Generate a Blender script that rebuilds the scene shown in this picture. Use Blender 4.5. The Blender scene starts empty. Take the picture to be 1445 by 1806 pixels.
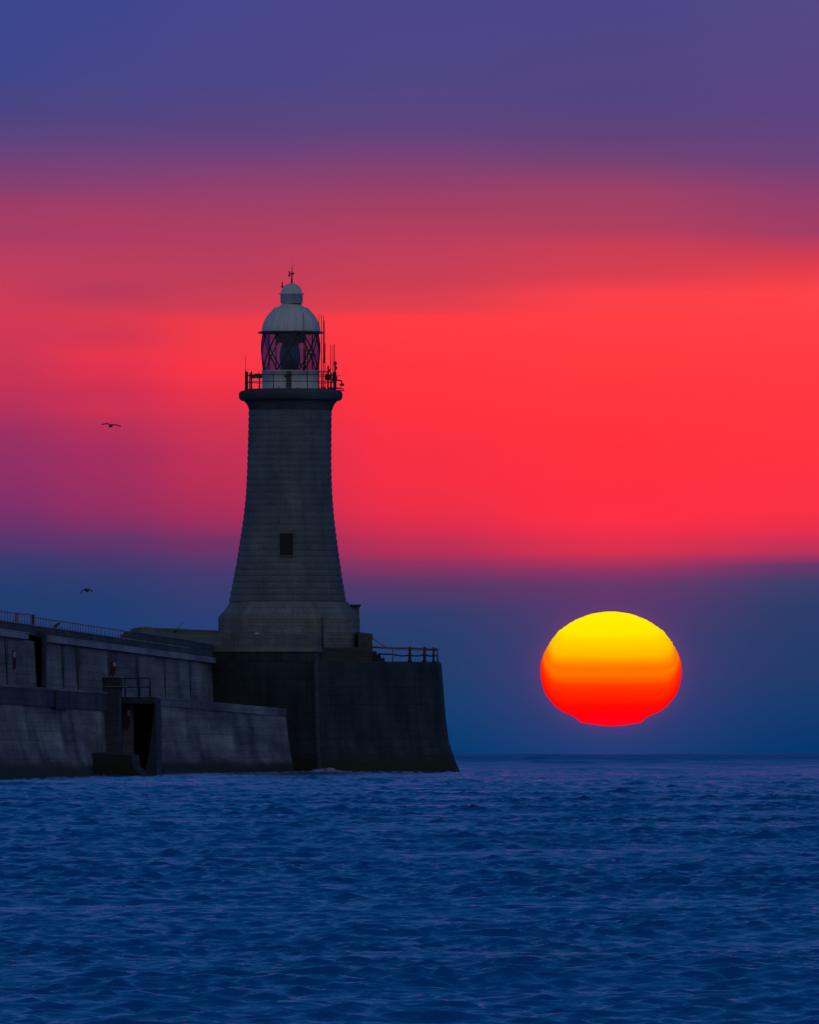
import bpy, bmesh, math, random
import numpy as np
from mathutils import Vector
random.seed(7)
C = bpy.context.scene.collection
# ------------------------------------------------------------------ camera
F = 26800.0      # focal length in pixels of a 1445 px wide frame (long telephoto)
HC = 1.4         # eye height over the water
HOR = 1328.0     # horizon row
cam_d = bpy.data.cameras.new('camera'); cam = bpy.data.objects.new('camera', cam_d); C.objects.link(cam)
cam_d.sensor_fit = 'HORIZONTAL'; cam_d.sensor_width = 36.0; cam_d.lens = 36.0*F/1445.0
cam_d.clip_start = 1.0; cam_d.clip_end = 120000.0
cam.location = (0, 0, HC); cam.rotation_euler = (math.pi/2 + math.atan((HOR-903.0)/F), 0, 0)
bpy.context.scene.camera = cam
sc = bpy.context.scene
sc.view_settings.view_transform = 'Standard'; sc.view_settings.look = 'None'
sc.view_settings.exposure = 0.0; sc.view_settings.gamma = 1.0
sc.cycles.max_bounces = 8; sc.cycles.transparent_max_bounces = 16
sc.cycles.caustics_reflective = False; sc.cycles.caustics_refractive = False

def lin(c):
    r = []
    for v in c:
        v /= 255.0
        r.append(v/12.92 if v <= 0.04045 else ((v+0.055)/1.055)**2.4)
    return (r[0], r[1], r[2], 1.0)
# ------------------------------------------------------------------ node helper
class NT:
    def __init__(s, tree): s.t = tree; tree.nodes.clear()
    def n(s, typ, **kw):
        nd = s.t.nodes.new(typ)
        for k, v in kw.items(): setattr(nd, k, v)
        return nd
    def l(s, a, b): s.t.links.new(a, b)
    def put(s, sock, v):
        if isinstance(v, bpy.types.NodeSocket): s.l(v, sock)
        else: sock.default_value = v
    def m(s, op, a, b=None, c=None, clamp=False):
        nd = s.n('ShaderNodeMath', operation=op); nd.use_clamp = clamp
        s.put(nd.inputs[0], a)
        if b is not None: s.put(nd.inputs[1], b)
        if c is not None: s.put(nd.inputs[2], c)
        return nd.outputs[0]
    def mix(s, f, a, b, blend='MIX'):
        nd = s.n('ShaderNodeMix', data_type='RGBA', blend_type=blend)
        s.put(nd.inputs[0], f); s.put(nd.inputs[6], a); s.put(nd.inputs[7], b)
        return nd.outputs[2]
    def mr(s, v, a, b, c=0.0, d=1.0, smooth=True):
        nd = s.n('ShaderNodeMapRange', interpolation_type='SMOOTHSTEP' if smooth else 'LINEAR')
        s.put(nd.inputs[0], v); nd.inputs[1].default_value = a; nd.inputs[2].default_value = b
        nd.inputs[3].default_value = c; nd.inputs[4].default_value = d
        return nd.outputs[0]
    def ramp(s, fac, stops, interp='LINEAR'):
        nd = s.n('ShaderNodeValToRGB'); cr = nd.color_ramp; cr.interpolation = interp
        stops = sorted(stops, key=lambda q: q[0])
        cr.elements[0].position = stops[0][0]; cr.elements[0].color = stops[0][1]
        cr.elements[1].position = stops[-1][0]; cr.elements[1].color = stops[-1][1]
        for p, c in stops[1:-1]:
            e = cr.elements.new(p); e.color = c
        s.put(nd.inputs[0], fac)
        return nd.outputs[0]
    def noise(s, vec, scale, detail=4, rough=0.5, dist=0.0):
        nd = s.n('ShaderNodeTexNoise'); s.put(nd.inputs['Vector'], vec)
        nd.inputs['Scale'].default_value = scale; nd.inputs['Detail'].default_value = detail
        nd.inputs['Roughness'].default_value = rough; nd.inputs['Distortion'].default_value = dist
        return nd.outputs[0]
    def mapping(s, vec, scale=(1,1,1), loc=(0,0,0), rot=(0,0,0)):
        nd = s.n('ShaderNodeMapping'); s.put(nd.inputs[0], vec)
        nd.inputs[1].default_value = loc; nd.inputs[2].default_value = rot; nd.inputs[3].default_value = scale
        return nd.outputs[0]
# ------------------------------------------------------------------ world: dusk sky
SKY = [
 (0, [(0,(58,70,145)),(120,(64,70,140)),(200,(75,68,130)),(250,(93,68,126)),(300,(118,64,120)),(340,(140,62,108)),(366,(160,60,104)),(420,(170,60,100)),(480,(195,60,92)),(560,(210,56,85)),(620,(205,54,86)),(680,(195,50,86)),(725,(178,48,92)),(760,(155,48,98)),(820,(146,47,102)),(890,(130,46,106)),(930,(104,50,108)),(980,(60,58,110)),(1040,(34,60,111)),(1100,(30,60,112)),(1200,(18,58,112)),(1328,(4,56,112))]),
 (190, [(0,(63,70,142)),(130,(70,70,137)),(200,(80,68,130)),(260,(100,67,124)),(310,(126,64,118)),(350,(150,62,106)),(372,(166,60,102)),(420,(174,60,98)),(480,(192,60,90)),(512,(184,58,91)),(560,(216,58,80)),(600,(212,54,82)),(625,(230,54,77)),(660,(222,50,79)),(690,(204,48,85)),(725,(206,48,81)),(742,(188,48,88)),(800,(166,46,94)),(850,(158,46,95)),(900,(148,46,97)),(925,(126,49,101)),(950,(100,52,106)),(980,(74,55,110)),(1015,(52,59,110)),(1060,(34,60,112)),(1110,(30,61,114)),(1200,(17,59,115)),(1328,(0,57,112))]),
 (380, [(0,(70,70,140)),(150,(75,70,135)),(220,(88,68,125)),(270,(108,66,122)),(320,(138,64,112)),(380,(165,62,100)),(440,(180,60,95)),(500,(196,60,86)),(545,(210,60,84)),(570,(240,58,72)),(620,(245,56,70)),(660,(250,52,70)),(690,(236,50,72)),(740,(212,50,80)),(800,(195,48,84)),(870,(182,46,86)),(910,(165,46,90)),(960,(110,50,102)),(1010,(68,58,110)),(1060,(50,60,112)),(1110,(38,62,118)),(1200,(16,62,118)),(1328,(0,58,112))]),
 (720, [(0,(75,70,138)),(150,(80,70,132)),(220,(92,68,126)),(270,(115,66,120)),(320,(142,64,108)),(370,(165,62,98)),(440,(190,62,92)),(500,(206,62,82)),(540,(225,62,78)),(562,(255,60,68)),(640,(255,54,64)),(720,(255,50,62)),(780,(248,48,68)),(850,(246,46,68)),(900,(235,46,72)),(950,(200,46,82)),(1000,(135,50,98)),(1030,(85,56,105)),(1080,(45,62,110)),(1150,(34,62,110)),(1250,(18,62,112)),(1328,(0,58,112))]),
 (1080, [(0,(76,70,135)),(180,(84,68,128)),(240,(96,66,122)),(290,(120,66,115)),(340,(158,64,102)),(400,(175,62,96)),(430,(200,62,86)),(480,(215,62,80)),(520,(250,64,74)),(560,(255,62,68)),(640,(255,58,62)),(760,(255,50,60)),(850,(255,46,64)),(920,(254,46,68)),(970,(215,48,78)),(1000,(160,50,92)),(1025,(100,54,104)),(1060,(80,56,104)),(1120,(52,60,110)),(1250,(28,60,116)),(1328,(8,60,118))]),
 (1445, [(0,(84,72,136)),(200,(90,68,128)),(280,(108,66,122)),(350,(145,62,108)),(410,(165,60,100)),(440,(195,60,86)),(470,(225,62,76)),(520,(255,66,74)),(640,(255,58,64)),(760,(255,52,64)),(900,(250,48,70)),(945,(225,47,78)),(978,(170,50,94)),(1003,(100,54,106)),(1025,(60,62,108)),(1080,(42,61,107)),(1180,(34,59,106)),(1260,(18,58,110)),(1328,(4,54,108))]),
]
world = bpy.data.worlds.new('World'); sc.world = world; world.use_nodes = True
W = NT(world.node_tree)
tc = W.n('ShaderNodeTexCoord'); sep = W.n('ShaderNodeSeparateXYZ'); W.l(tc.outputs['Generated'], sep.inputs[0])
dx, dy, dz = sep.outputs
hl = W.m('SQRT', W.m('ADD', W.m('MULTIPLY', dx, dx), W.m('MULTIPLY', dy, dy)))
v = W.m('DIVIDE', dz, W.m('MAXIMUM', hl, 0.001))            # tangent of elevation
u = W.m('DIVIDE', dx, W.m('MAXIMUM', dy, 0.05))             # tangent of azimuth
comb = W.n('ShaderNodeCombineXYZ'); W.l(u, comb.inputs[0]); W.l(v, comb.inputs[1])
cv = W.mapping(comb.outputs[0], scale=(14, 150, 1))
wob = W.m('SUBTRACT', W.noise(cv, 1.0, 3, 0.5), 0.5)
wob2 = W.m('SUBTRACT', W.noise(W.mapping(comb.outputs[0], scale=(9, 620, 1), loc=(3, 1, 0), rot=(0, 0, 0.004)), 1.0, 3, 0.55), 0.5)
vv = W.m('ADD', W.m('ADD', v, W.m('MULTIPLY', wob, 0.0006)), W.m('MULTIPLY', wob2, 0.0011))
t = W.m('DIVIDE', vv, HOR/F)                                  # 0 horizon, 1 top of the frame
bands = []
for x, st in SKY:
    stops = [((HOR-y)/HOR, lin(c)) for y, c in st]
    bands.append(W.ramp(t, stops))
px = W.m('ADD', W.m('MULTIPLY', u, F), 722.5)
col = bands[0]
for k in range(1, 6):
    col = W.mix(W.mr(px, SKY[k-1][0], SKY[k][0]), col, bands[k])
# wide reddish glow round the low sun
SX, SY = (1078-722.5)/F, (HOR-1172)/F
gx = W.m('DIVIDE', W.m('SUBTRACT', u, SX), 165/F); gy = W.m('DIVIDE', W.m('SUBTRACT', v, SY), 135/F)
g2 = W.m('ADD', W.m('MULTIPLY', gx, gx), W.m('MULTIPLY', gy, gy))
glow = W.m('EXPONENT', W.m('MULTIPLY', g2, -0.9))
gl = W.mix(1.0, (0.042, 0.0, 0.012, 1), glow, 'MULTIPLY')
col = W.mix(1.0, col, gl, 'ADD')
rim = W.m('EXPONENT', W.m('MULTIPLY', W.m('SUBTRACT', W.m('DIVIDE', W.m('ADD', W.m('POWER', W.m('DIVIDE', W.m('SUBTRACT', u, SX), 124/F), 2.0), W.m('POWER', W.m('DIVIDE', W.m('SUBTRACT', v, (HOR-1180)/F), 101/F), 2.0)), 1.0), 1.0), -4.5))
col = W.mix(1.0, col, W.mix(1.0, (0.05, 0.0, 0.008, 1), W.m('MINIMUM', rim, 1.0), 'MULTIPLY'), 'ADD')
# upper dome, outside the lens
elev = W.m('DIVIDE', v, 1.0)
dome_f = W.ramp(W.m('MULTIPLY', dz, 1.0, clamp=True), [(0.0,(0.055,0.060,0.24,1)),(0.08,(0.050,0.070,0.26,1)),(0.16,(0.020,0.085,0.28,1)),(0.35,(0.004,0.080,0.24,1)),(1.0,(0.006,0.05,0.14,1))])
dome_b = W.ramp(W.m('MULTIPLY', dz, 1.0, clamp=True), [(0.0,(0.215,0.225,0.255,1)),(0.25,(0.20,0.215,0.255,1)),(1.0,(0.06,0.085,0.13,1))])
dome = W.mix(W.mr(dy, 0.3, -0.5), dome_f, dome_b)
up = W.mr(v, 0.044, 0.075)
side = W.mr(W.m('DIVIDE', dy, W.m('MAXIMUM', hl, 0.001)), 0.97, 0.80)
away = W.m('MAXIMUM', up, side, clamp=True)
col = W.mix(away, col, dome)
bg = W.n('ShaderNodeBackground'); W.l(col, bg.inputs[0]); bg.inputs[1].default_value = 1.0
wo = W.n('ShaderNodeOutputWorld'); W.l(bg.outputs[0], wo.inputs[0])

# ------------------------------------------------------------------ object helpers
def link(o, parent=None):
    C.objects.link(o)
    if parent is not None: o.parent = parent
    return o
def tag(o, label=None, cat=None, group=None, kind=None):
    if label: o['label'] = label
    if cat: o['category'] = cat
    if group: o['group'] = group
    if kind: o['kind'] = kind
    return o
def empty(name, loc, label, cat, group=None):
    o = bpy.data.objects.new(name, None); o.location = loc; link(o); tag(o, label, cat, group)
    return o
def xy(px, py, Y): return Vector(((px-722.5)*Y/F, Y, HC+(HOR-py)*Y/F))
class MB:
    """collects faces (vertices in world metres, UVs in metres) and links them as one mesh"""
    def __init__(s): s.v = []; s.f = []; s.uv = []; s.sm = []
    def face(s, pts, uvs=None, smooth=False):
        b = len(s.v); s.v += [tuple(p) for p in pts]; s.f.append(tuple(range(b, b+len(pts))))
        if uvs is None:
            P = [Vector(p) for p in pts]; n = (P[1]-P[0]).cross(P[2]-P[1])
            if abs(n.z) > 0.7*n.length: uvs = [(p.x, p.y) for p in P]
            else:
                d = Vector((-n.y, n.x, 0));
                d = d.normalized() if d.length > 1e-9 else Vector((1, 0, 0))
                uvs = [(p.dot(d), p.z) for p in P]
        s.uv += list(uvs); s.sm.append(smooth)
    def rings(s, rings, closed=True, smooth=False, cap0=False, cap1=False, us=None):
        """rings: lists of points; us: u coordinate per column"""
        n = len(rings[0]); m = n if closed else n-1
        if us is None:
            us = [0.0]
            mid = rings[len(rings)//2]
            for i in range(m): us.append(us[-1]+(Vector(mid[(i+1) % n])-Vector(mid[i])).length)
        vs = [0.0]
        for a, b in zip(rings, rings[1:]): vs.append(vs[-1] + (Vector(b[0])-Vector(a[0])).length)
        z0 = Vector(rings[0][0]).z
        for j in range(len(rings)-1):
            a, b = rings[j], rings[j+1]
            for i in range(m):
                k = (i+1) % n
                s.face([a[i], a[k], b[k], b[i]], [(us[i], a[i][2]), (us[i+1], a[k][2]), (us[i+1], b[k][2]), (us[i], b[i][2])], smooth)
        if cap0: s.face(list(reversed(rings[0])))
        if cap1: s.face(rings[-1])
    def box(s, x0, x1, y0, y1, z0, z1):
        a = [(x0,y0,z0),(x1,y0,z0),(x1,y1,z0),(x0,y1,z0)]; b = [(x0,y0,z1),(x1,y0,z1),(x1,y1,z1),(x0,y1,z1)]
        for i in range(4):
            k = (i+1) % 4; s.face([a[i], a[k], b[k], b[i]])
        s.face(a[::-1]); s.face(b)
    def fb(s, px0, px1, pt, pb, Y, d):
        """box whose front face, seen from the shore at distance Y, spans these measured photo coordinates"""
        A = xy(px0, pb, Y); B = xy(px1, pt, Y)
        s.box(A.x, B.x, Y, Y+d, A.z, B.z)
    def lathe(s, prof, cx=0, cy=0, seg=64, smooth=True, cap0=False, cap1=False):
        """prof: (r, z) or (r, z, cx)"""
        R = []
        for p in prof:
            c = p[2] if len(p) > 2 else cx
            R.append([(c+p[0]*math.cos(2*math.pi*i/seg), cy+p[0]*math.sin(2*math.pi*i/seg), p[1]) for i in range(seg)])
        rm = sum(p[0] for p in prof)/len(prof)
        us = [2*math.pi*rm*i/seg for i in range(seg+1)]
        s.rings(R, smooth=smooth, cap0=cap0, cap1=cap1, us=us)
    def tube(s, pts, r, seg=8, r1=None):
        P = [Vector(p) for p in pts]; R = []
        for i, p in enumerate(P):
            d = (P[min(i+1, len(P)-1)]-P[max(i-1, 0)]).normalized()
            a = Vector((0, 0, 1)) if abs(d.z) < 0.9 else Vector((1, 0, 0))
            e1 = d.cross(a).normalized(); e2 = d.cross(e1).normalized()
            rr = r if r1 is None else r+(r1-r)*i/(len(P)-1)
            R.append([tuple(p+e1*rr*math.cos(2*math.pi*k/seg)+e2*rr*math.sin(2*math.pi*k/seg)) for k in range(seg)])
        s.rings(R, smooth=True, cap0=True, cap1=True)
    def ball(s, c, r, seg=12, sx=1, sy=1, sz=1):
        R = []
        for j in range(seg//2+1):
            a = -math.pi/2+math.pi*j/(seg//2)
            rr = max(math.cos(a), 1e-3)*r
            R.append([(c[0]+sx*rr*math.cos(2*math.pi*i/seg), c[1]+sy*rr*math.sin(2*math.pi*i/seg), c[2]+sz*r*math.sin(a)) for i in range(seg)])
        s.rings(R, smooth=True)
    def build(s, name, mat, parent=None, label=None):
        o0 = parent.matrix_world.translation if False else (Vector(world_loc(parent)) if parent else Vector((0,0,0)))
        if parent is None and s.v:
            xs = np.array(s.v); o0 = Vector((float(xs[:,0].mean()), float(xs[:,1].mean()), float(xs[:,2].min())))
        me = bpy.data.meshes.new(name)
        me.from_pydata([(a[0]-o0.x, a[1]-o0.y, a[2]-o0.z) for a in s.v], [], s.f)
        uvl = me.uv_layers.new(name='UVMap'); uvl.data.foreach_set('uv', [c for q in s.uv for c in q])
        me.polygons.foreach_set('use_smooth', s.sm)
        bm = bmesh.new(); bm.from_mesh(me); bmesh.ops.remove_doubles(bm, verts=bm.verts, dist=0.0004)
        bmesh.ops.recalc_face_normals(bm, faces=bm.faces); bm.to_mesh(me); bm.free()
        me.materials.append(mat); me.update()
        o = bpy.data.objects.new(name, me); link(o, parent)
        if parent is None: o.location = o0
        if label: o['label'] = label
        return o
def world_loc(o):
    p = Vector(o.location)
    while o.parent is not None:
        o = o.parent; p = p+Vector(o.location)
    return p
# ------------------------------------------------------------------ materials
def new_mat(name):
    m = bpy.data.materials.new(name); m.use_nodes = True; return m, NT(m.node_tree)
def finish(N, color, rough=0.8, bump=None, bstr=0.5, bdist=0.05, metal=0.0, spec=0.3):
    p = N.n('ShaderNodeBsdfPrincipled'); N.put(p.inputs['Base Color'], color); N.put(p.inputs['Roughness'], rough)
    p.inputs['Metallic'].default_value = metal; p.inputs['Specular IOR Level'].default_value = spec
    if bump is not None:
        b = N.n('ShaderNodeBump'); b.inputs['Strength'].default_value = bstr; b.inputs['Distance'].default_value = bdist
        N.l(bump, b.inputs['Height']); N.l(b.outputs[0], p.inputs['Normal'])
    o = N.n('ShaderNodeOutputMaterial'); N.l(p.outputs[0], o.inputs[0]); return p
def stone(name, c1, c2, row=0.45, bw=1.1, mortar=0.35, stain=0.5, streak=0.4, weed_z=None, lean=0.0, us=1.0):
    m, N = new_mat(name)
    tcd = N.n('ShaderNodeTexCoord'); uv = tcd.outputs['UV']; gen = N.n('ShaderNodeNewGeometry').outputs['Position']
    br = N.n('ShaderNodeTexBrick'); N.l(uv, br.inputs['Vector'])
    br.inputs['Color1'].default_value = (*c1, 1); br.inputs['Color2'].default_value = (*c2, 1)
    br.inputs['Mortar'].default_value = (c1[0]*mortar, c1[1]*mortar, c1[2]*mortar, 1)
    br.inputs['Scale'].default_value = 1.0; br.inputs['Brick Width'].default_value = bw; br.inputs['Row Height'].default_value = row
    br.inputs['Mortar Size'].default_value = 0.022; br.inputs['Mortar Smooth'].default_value = 0.6; br.inputs['Bias'].default_value = -0.1
    col = br.outputs[0]
    uvn = N.mapping(uv, scale=(us, 1, 1))
    n1 = N.noise(uvn, 0.35, 5, 0.6)
    col = N.mix(stain, col, N.ramp(n1, [(0.34,(0.30,0.30,0.32,1)),(0.5,(0.85,0.85,0.85,1)),(0.66,(1.5,1.38,1.3,1))]), 'MULTIPLY')
    sm = N.mapping(uvn, scale=(1.1, 0.13, 1), rot=(0, 0, lean))
    n2 = N.noise(sm, 1.0, 4, 0.55)
    col = N.mix(streak, col, N.ramp(n2, [(0.35,(0.3,0.32,0.34,1)),(0.52,(0.9,0.9,0.9,1)),(0.7,(1.4,1.35,1.3,1))]), 'MULTIPLY')
    n3 = N.noise(uvn, 6.0, 3, 0.6)
    col = N.mix(0.5, col, N.ramp(n3, [(0.3,(0.6,0.6,0.6,1)),(0.7,(1.25,1.25,1.25,1))]), 'MULTIPLY')
    if weed_z is not None:
        sp = N.n('ShaderNodeSeparateXYZ'); N.l(gen, sp.inputs[0])
        zz = N.m('ADD', sp.outputs[2], N.m('MULTIPLY', N.m('SUBTRACT', N.noise(uvn, 0.8, 4, 0.6), 0.5), 1.6))
        f = N.mr(zz, weed_z+0.5, weed_z-0.3)
        col = N.mix(f, col, (0.035, 0.045, 0.030, 1))
    h = N.m('ADD', N.m('MULTIPLY', br.outputs['Fac'], -0.8), N.m('MULTIPLY', n3, 0.6))
    finish(N, col, 0.85, h, 0.6, 0.05, spec=0.2)
    return m
def plain(name, c, rough=0.6, metal=0.0, var=0.3, scale=3.0, spec=0.4):
    m, N = new_mat(name)
    tcd = N.n('ShaderNodeTexCoord'); nn = N.noise(tcd.outputs['Object'], scale, 4, 0.6)
    lo = tuple(a*(1-var) for a in c)+(1,); hi = tuple(min(a*(1+var), 1) for a in c)+(1,)
    col = N.ramp(nn, [(0.3, lo), (0.7, hi)])
    finish(N, col, rough, nn, 0.25, 0.02, metal, spec); return m
def painted(name, c):
    """old white paint with seams and rain streaks"""
    m, N = new_mat(name)
    uv = N.n('ShaderNodeTexCoord').outputs['UV']
    n2 = N.noise(N.mapping(uv, scale=(2.2, 0.25, 1)), 1.0, 5, 0.6)
    n1 = N.noise(uv, 1.2, 4, 0.55)
    col = N.mix(0.5, (*c, 1), N.ramp(n2, [(0.3,(0.55,0.58,0.6,1)),(0.6,(1,1,1,1))]), 'MULTIPLY')
    col = N.mix(0.35, col, N.ramp(n1, [(0.3,(0.6,0.58,0.55,1)),(0.6,(1,1,1,1))]), 'MULTIPLY')
    br = N.n('ShaderNodeTexBrick'); N.l(uv, br.inputs['Vector']); br.inputs['Scale'].default_value = 1
    br.inputs['Brick Width'].default_value = 0.9; br.inputs['Row Height'].default_value = 5.0; br.inputs['Mortar Size'].default_value = 0.012
    br.inputs['Color1'].default_value = br.inputs['Color2'].default_value = (1,1,1,1); br.inputs['Mortar'].default_value = (0.72,0.72,0.74,1)
    col = N.mix(1.0, col, br.outputs[0], 'MULTIPLY')
    finish(N, col, 0.5, spec=0.3); return m
M = {}
M['tower'] = stone('tower_stone', (0.180,0.210,0.232), (0.146,0.174,0.196), 0.45, 1.15, 0.80, 0.32, 0.25)
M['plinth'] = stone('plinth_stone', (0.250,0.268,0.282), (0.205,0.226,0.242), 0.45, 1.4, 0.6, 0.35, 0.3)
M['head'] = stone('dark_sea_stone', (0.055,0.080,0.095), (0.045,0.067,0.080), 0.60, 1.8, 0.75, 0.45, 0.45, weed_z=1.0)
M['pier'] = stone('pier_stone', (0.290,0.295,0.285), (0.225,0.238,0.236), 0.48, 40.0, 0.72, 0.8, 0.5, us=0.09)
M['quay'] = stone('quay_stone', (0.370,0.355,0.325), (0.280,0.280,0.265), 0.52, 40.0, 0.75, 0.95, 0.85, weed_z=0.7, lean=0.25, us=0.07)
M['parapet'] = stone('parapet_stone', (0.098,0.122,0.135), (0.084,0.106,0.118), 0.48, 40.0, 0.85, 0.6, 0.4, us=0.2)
M['coping'] = stone('coping_stone', (0.42,0.42,0.42), (0.35,0.355,0.36), 2.0, 30, 0.8, 0.6, 0.4, us=0.1)
M['recess'] = stone('dark_recess_stone', (0.060,0.085,0.100), (0.048,0.070,0.085), 0.5, 1.5, 0.7, 0.3, 0.3)  # darkness of the openings put into the stone colour; also on dark solid parts
M['white'] = painted('white_paint', (0.74,0.74,0.76))
M['iron'] = plain('black_iron', (0.040,0.045,0.050), 0.5, 0.0)
M['rust'] = plain('rusty_iron', (0.36,0.11,0.07), 0.7)
M['steel'] = plain('grey_steel', (0.09,0.095,0.10), 0.5)
M['red'] = plain('red_paint', (0.095,0.020,0.022), 0.5)
M['sign'] = plain('white_plate', (0.48,0.48,0.55), 0.5, var=0.08)
M['bird'] = plain('dark_feathers', (0.05,0.055,0.065), 0.8)
M['lens'] = plain('dark_green_lens', (0.030,0.055,0.055), 0.15, 0.0, 0.5, 2.0, 0.6)
M['pitch'] = plain('window_black', (0.010,0.014,0.018), 0.6)
M['curtain'] = plain('black_blind', (0.025,0.032,0.038), 0.9)
# salt-hazed lantern glass: tinted transmission, reflected sky blue painted into the scatter, slight gloss
m, N = new_mat('lantern_glass')
tr = N.n('ShaderNodeBsdfTransparent'); tr.inputs[0].default_value = (0.36, 0.60, 0.90, 1)
df = N.n('ShaderNodeBsdfDiffuse'); df.inputs[0].default_value = (0.20, 0.17, 0.66, 1)
gs = N.n('ShaderNodeBsdfGlossy'); gs.inputs[1].default_value = 0.05; gs.inputs[0].default_value = (0.9, 0.9, 1, 1)
tx = N.n('ShaderNodeTexCoord')
sep2 = N.n('ShaderNodeSeparateXYZ'); N.l(tx.outputs['Object'], sep2.inputs[0])
nz = N.mr(N.noise(N.mapping(tx.outputs['Object'], scale=(1, 1, 0.6)), 1.6, 3), 0.38, 0.65, 0.05, 0.30)
lw = N.n('ShaderNodeLayerWeight'); lw.inputs[0].default_value = 0.4
m1 = N.n('ShaderNodeMixShader'); N.put(m1.inputs[0], N.m('MULTIPLY', nz, N.m('ADD', 0.22, N.m('MULTIPLY', lw.outputs['Facing'], 2.2)), clamp=True)); N.l(tr.outputs[0], m1.inputs[1]); N.l(df.outputs[0], m1.inputs[2])
m2 = N.n('ShaderNodeMixShader'); m2.inputs[0].default_value = 0.03; N.l(m1.outputs[0], m2.inputs[1]); N.l(gs.outputs[0], m2.inputs[2])
oo = N.n('ShaderNodeOutputMaterial'); N.l(m2.outputs[0], oo.inputs[0]); M['glass'] = m

# ------------------------------------------------------------------ sea
def make_sea():
    NC = 580
    ds = [70.0]
    while ds[-1] < 5200.0: ds.append(ds[-1]*(1+0.00042 if ds[-1] < 450 else 1+min(0.00042*(ds[-1]/450)**0.8, 0.0011)))
    ds = np.array(ds); NR = len(ds)
    tt = np.linspace(-1, 1, NC)
    X = (tt[None, :]*(7.0+0.0285*ds[:, None])).astype(np.float32)
    Y = np.repeat(ds[:, None], NC, 1).astype(np.float32)
    rng = np.random.RandomState(11)
    Z = np.zeros_like(X); DX = np.zeros_like(X); DY = np.zeros_like(X)
    dd = np.gradient(ds)
    shore = np.clip((ds-84)/30, 0, 1)*0.2+0.8
    # gusts: patches of rougher and calmer water
    G = np.zeros_like(X)
    for k in range(10):
        L = rng.uniform(3, 40); a = rng.uniform(-0.6, 0.6)
        kx, ky = 2*math.pi/L*math.sin(a)*2.2, 2*math.pi/L*math.cos(a)
        G += np.sin(kx*X+ky*Y*0.45+rng.uniform(0, 6.28))/3.2
    G = np.clip(0.95+0.35*G, 0.3, 1.8)
    NW = 170
    mid = np.clip((ds-120)/600, 0, 1); open_ = np.clip((ds-700)/1500, 0, 1)   # longer waves away from the sheltered shore
    for i in range(NW):
        L = 0.12*(34.0/0.12)**((i+rng.rand())/NW)
        ang = rng.normal(0.10, 0.62)
        k = 2*math.pi/L
        if L < 0.42: sl = 0.052*np.ones_like(ds)
        elif L < 5: sl = 0.052*(0.42/L)**1.2*(1+1.9*mid)
        else: sl = 0.004+0.013*open_
        a = sl/k*shore
        w = np.clip((L/max(abs(math.cos(ang)), 0.3)/dd-1.8)/1.4, 0, 1)*np.clip((L/(2*(7.0+0.0285*ds)/NC)-2.0)/1.5, 0, 1)
        nr = int((w > 0).sum())
        if nr < 2: continue
        kx, ky = k*math.sin(ang), k*math.cos(ang)
        ph = (kx*X[:nr]+ky*Y[:nr]+rng.uniform(0, 6.28)).astype(np.float32)
        sn, cs = np.sin(ph), np.cos(ph)
        wa = w*a
        wg = (wa[:nr, None]).astype(np.float32)*(G[:nr] if L < 3 else 1.0)
        Z[:nr] += wg*sn
        DX[:nr] += 1.45*wg*cs*math.sin(ang); DY[:nr] += 1.45*wg*cs*math.cos(ang)
    edge = np.clip((1-np.abs(tt))/0.05, 0, 1)[None, :]*np.clip((ds-70)/2, 0, 1)[:, None]
    Z -= 0.08; Z *= edge; DX *= edge; DY *= edge
    co = np.stack([X+DX, Y+DY, Z], -1).reshape(-1, 3)
    # far and surrounding water, out to the horizon, just below the wave troughs
    rad = [0, 40, 80, 150, 300, 600, 1200, 2500, 5000, 10000, 20000, 34000]; NS = 96
    far = []
    for r in rad[1:]:
        for j in range(NS):
            a = 2*math.pi*j/NS; far.append((r*math.cos(a), r*math.sin(a), -0.30))
    far.append((0, 0, -0.30))
    base = len(co); co = np.concatenate([co, np.array(far)]).astype(np.float32)
    I = (np.arange(NR-1)[:, None]*NC+np.arange(NC-1)[None, :]).ravel()
    quads = np.stack([I, I+1, I+NC+1, I+NC], -1)
    q2 = []
    for r in range(len(rad)-2):
        for j in range(NS):
            k = (j+1) % NS
            q2.append((base+r*NS+j, base+(r+1)*NS+j, base+(r+1)*NS+k, base+r*NS+k))
    quads = np.concatenate([quads, np.array(q2)])
    tris = np.array([(len(co)-1, base+j, base+(j+1) % NS) for j in range(NS)])
    me = bpy.data.meshes.new('sea')
    me.vertices.add(len(co)); me.vertices.foreach_set('co', co.ravel())
    loops = np.concatenate([quads.ravel(), tris.ravel()]).astype(np.int32)
    me.loops.add(len(loops)); me.loops.foreach_set('vertex_index', loops)
    st = np.concatenate([np.arange(len(quads))*4, len(quads)*4+np.arange(len(tris))*3]).astype(np.int32)
    me.polygons.add(len(st)); me.polygons.foreach_set('loop_start', st)
    me.polygons.foreach_set('use_smooth', np.ones(len(st), dtype=bool))
    me.update(calc_edges=True)
    m, N = new_mat('sea_water')
    pos = N.n('ShaderNodeNewGeometry').outputs['Position']
    n1 = N.noise(N.mapping(pos, scale=(1, 1, 1)), 7.0, 4, 0.6)
    n2 = N.noise(N.mapping(pos, scale=(1, 0.6, 1), rot=(0, 0, 0.3)), 1.3, 5, 0.62)
    n3 = N.noise(N.mapping(pos, scale=(0.6, 0.15, 1)), 0.05, 4, 0.6)
    h = N.m('ADD', N.m('MULTIPLY', n1, 0.020), N.m('MULTIPLY', n2, 0.085))
    b = N.n('ShaderNodeBump'); b.inputs['Strength'].default_value = 0.50; b.inputs['Distance'].default_value = 1.0
    N.l(h, b.inputs['Height'])
    p = N.n('ShaderNodeBsdfPrincipled'); p.inputs['IOR'].default_value = 1.333
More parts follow.
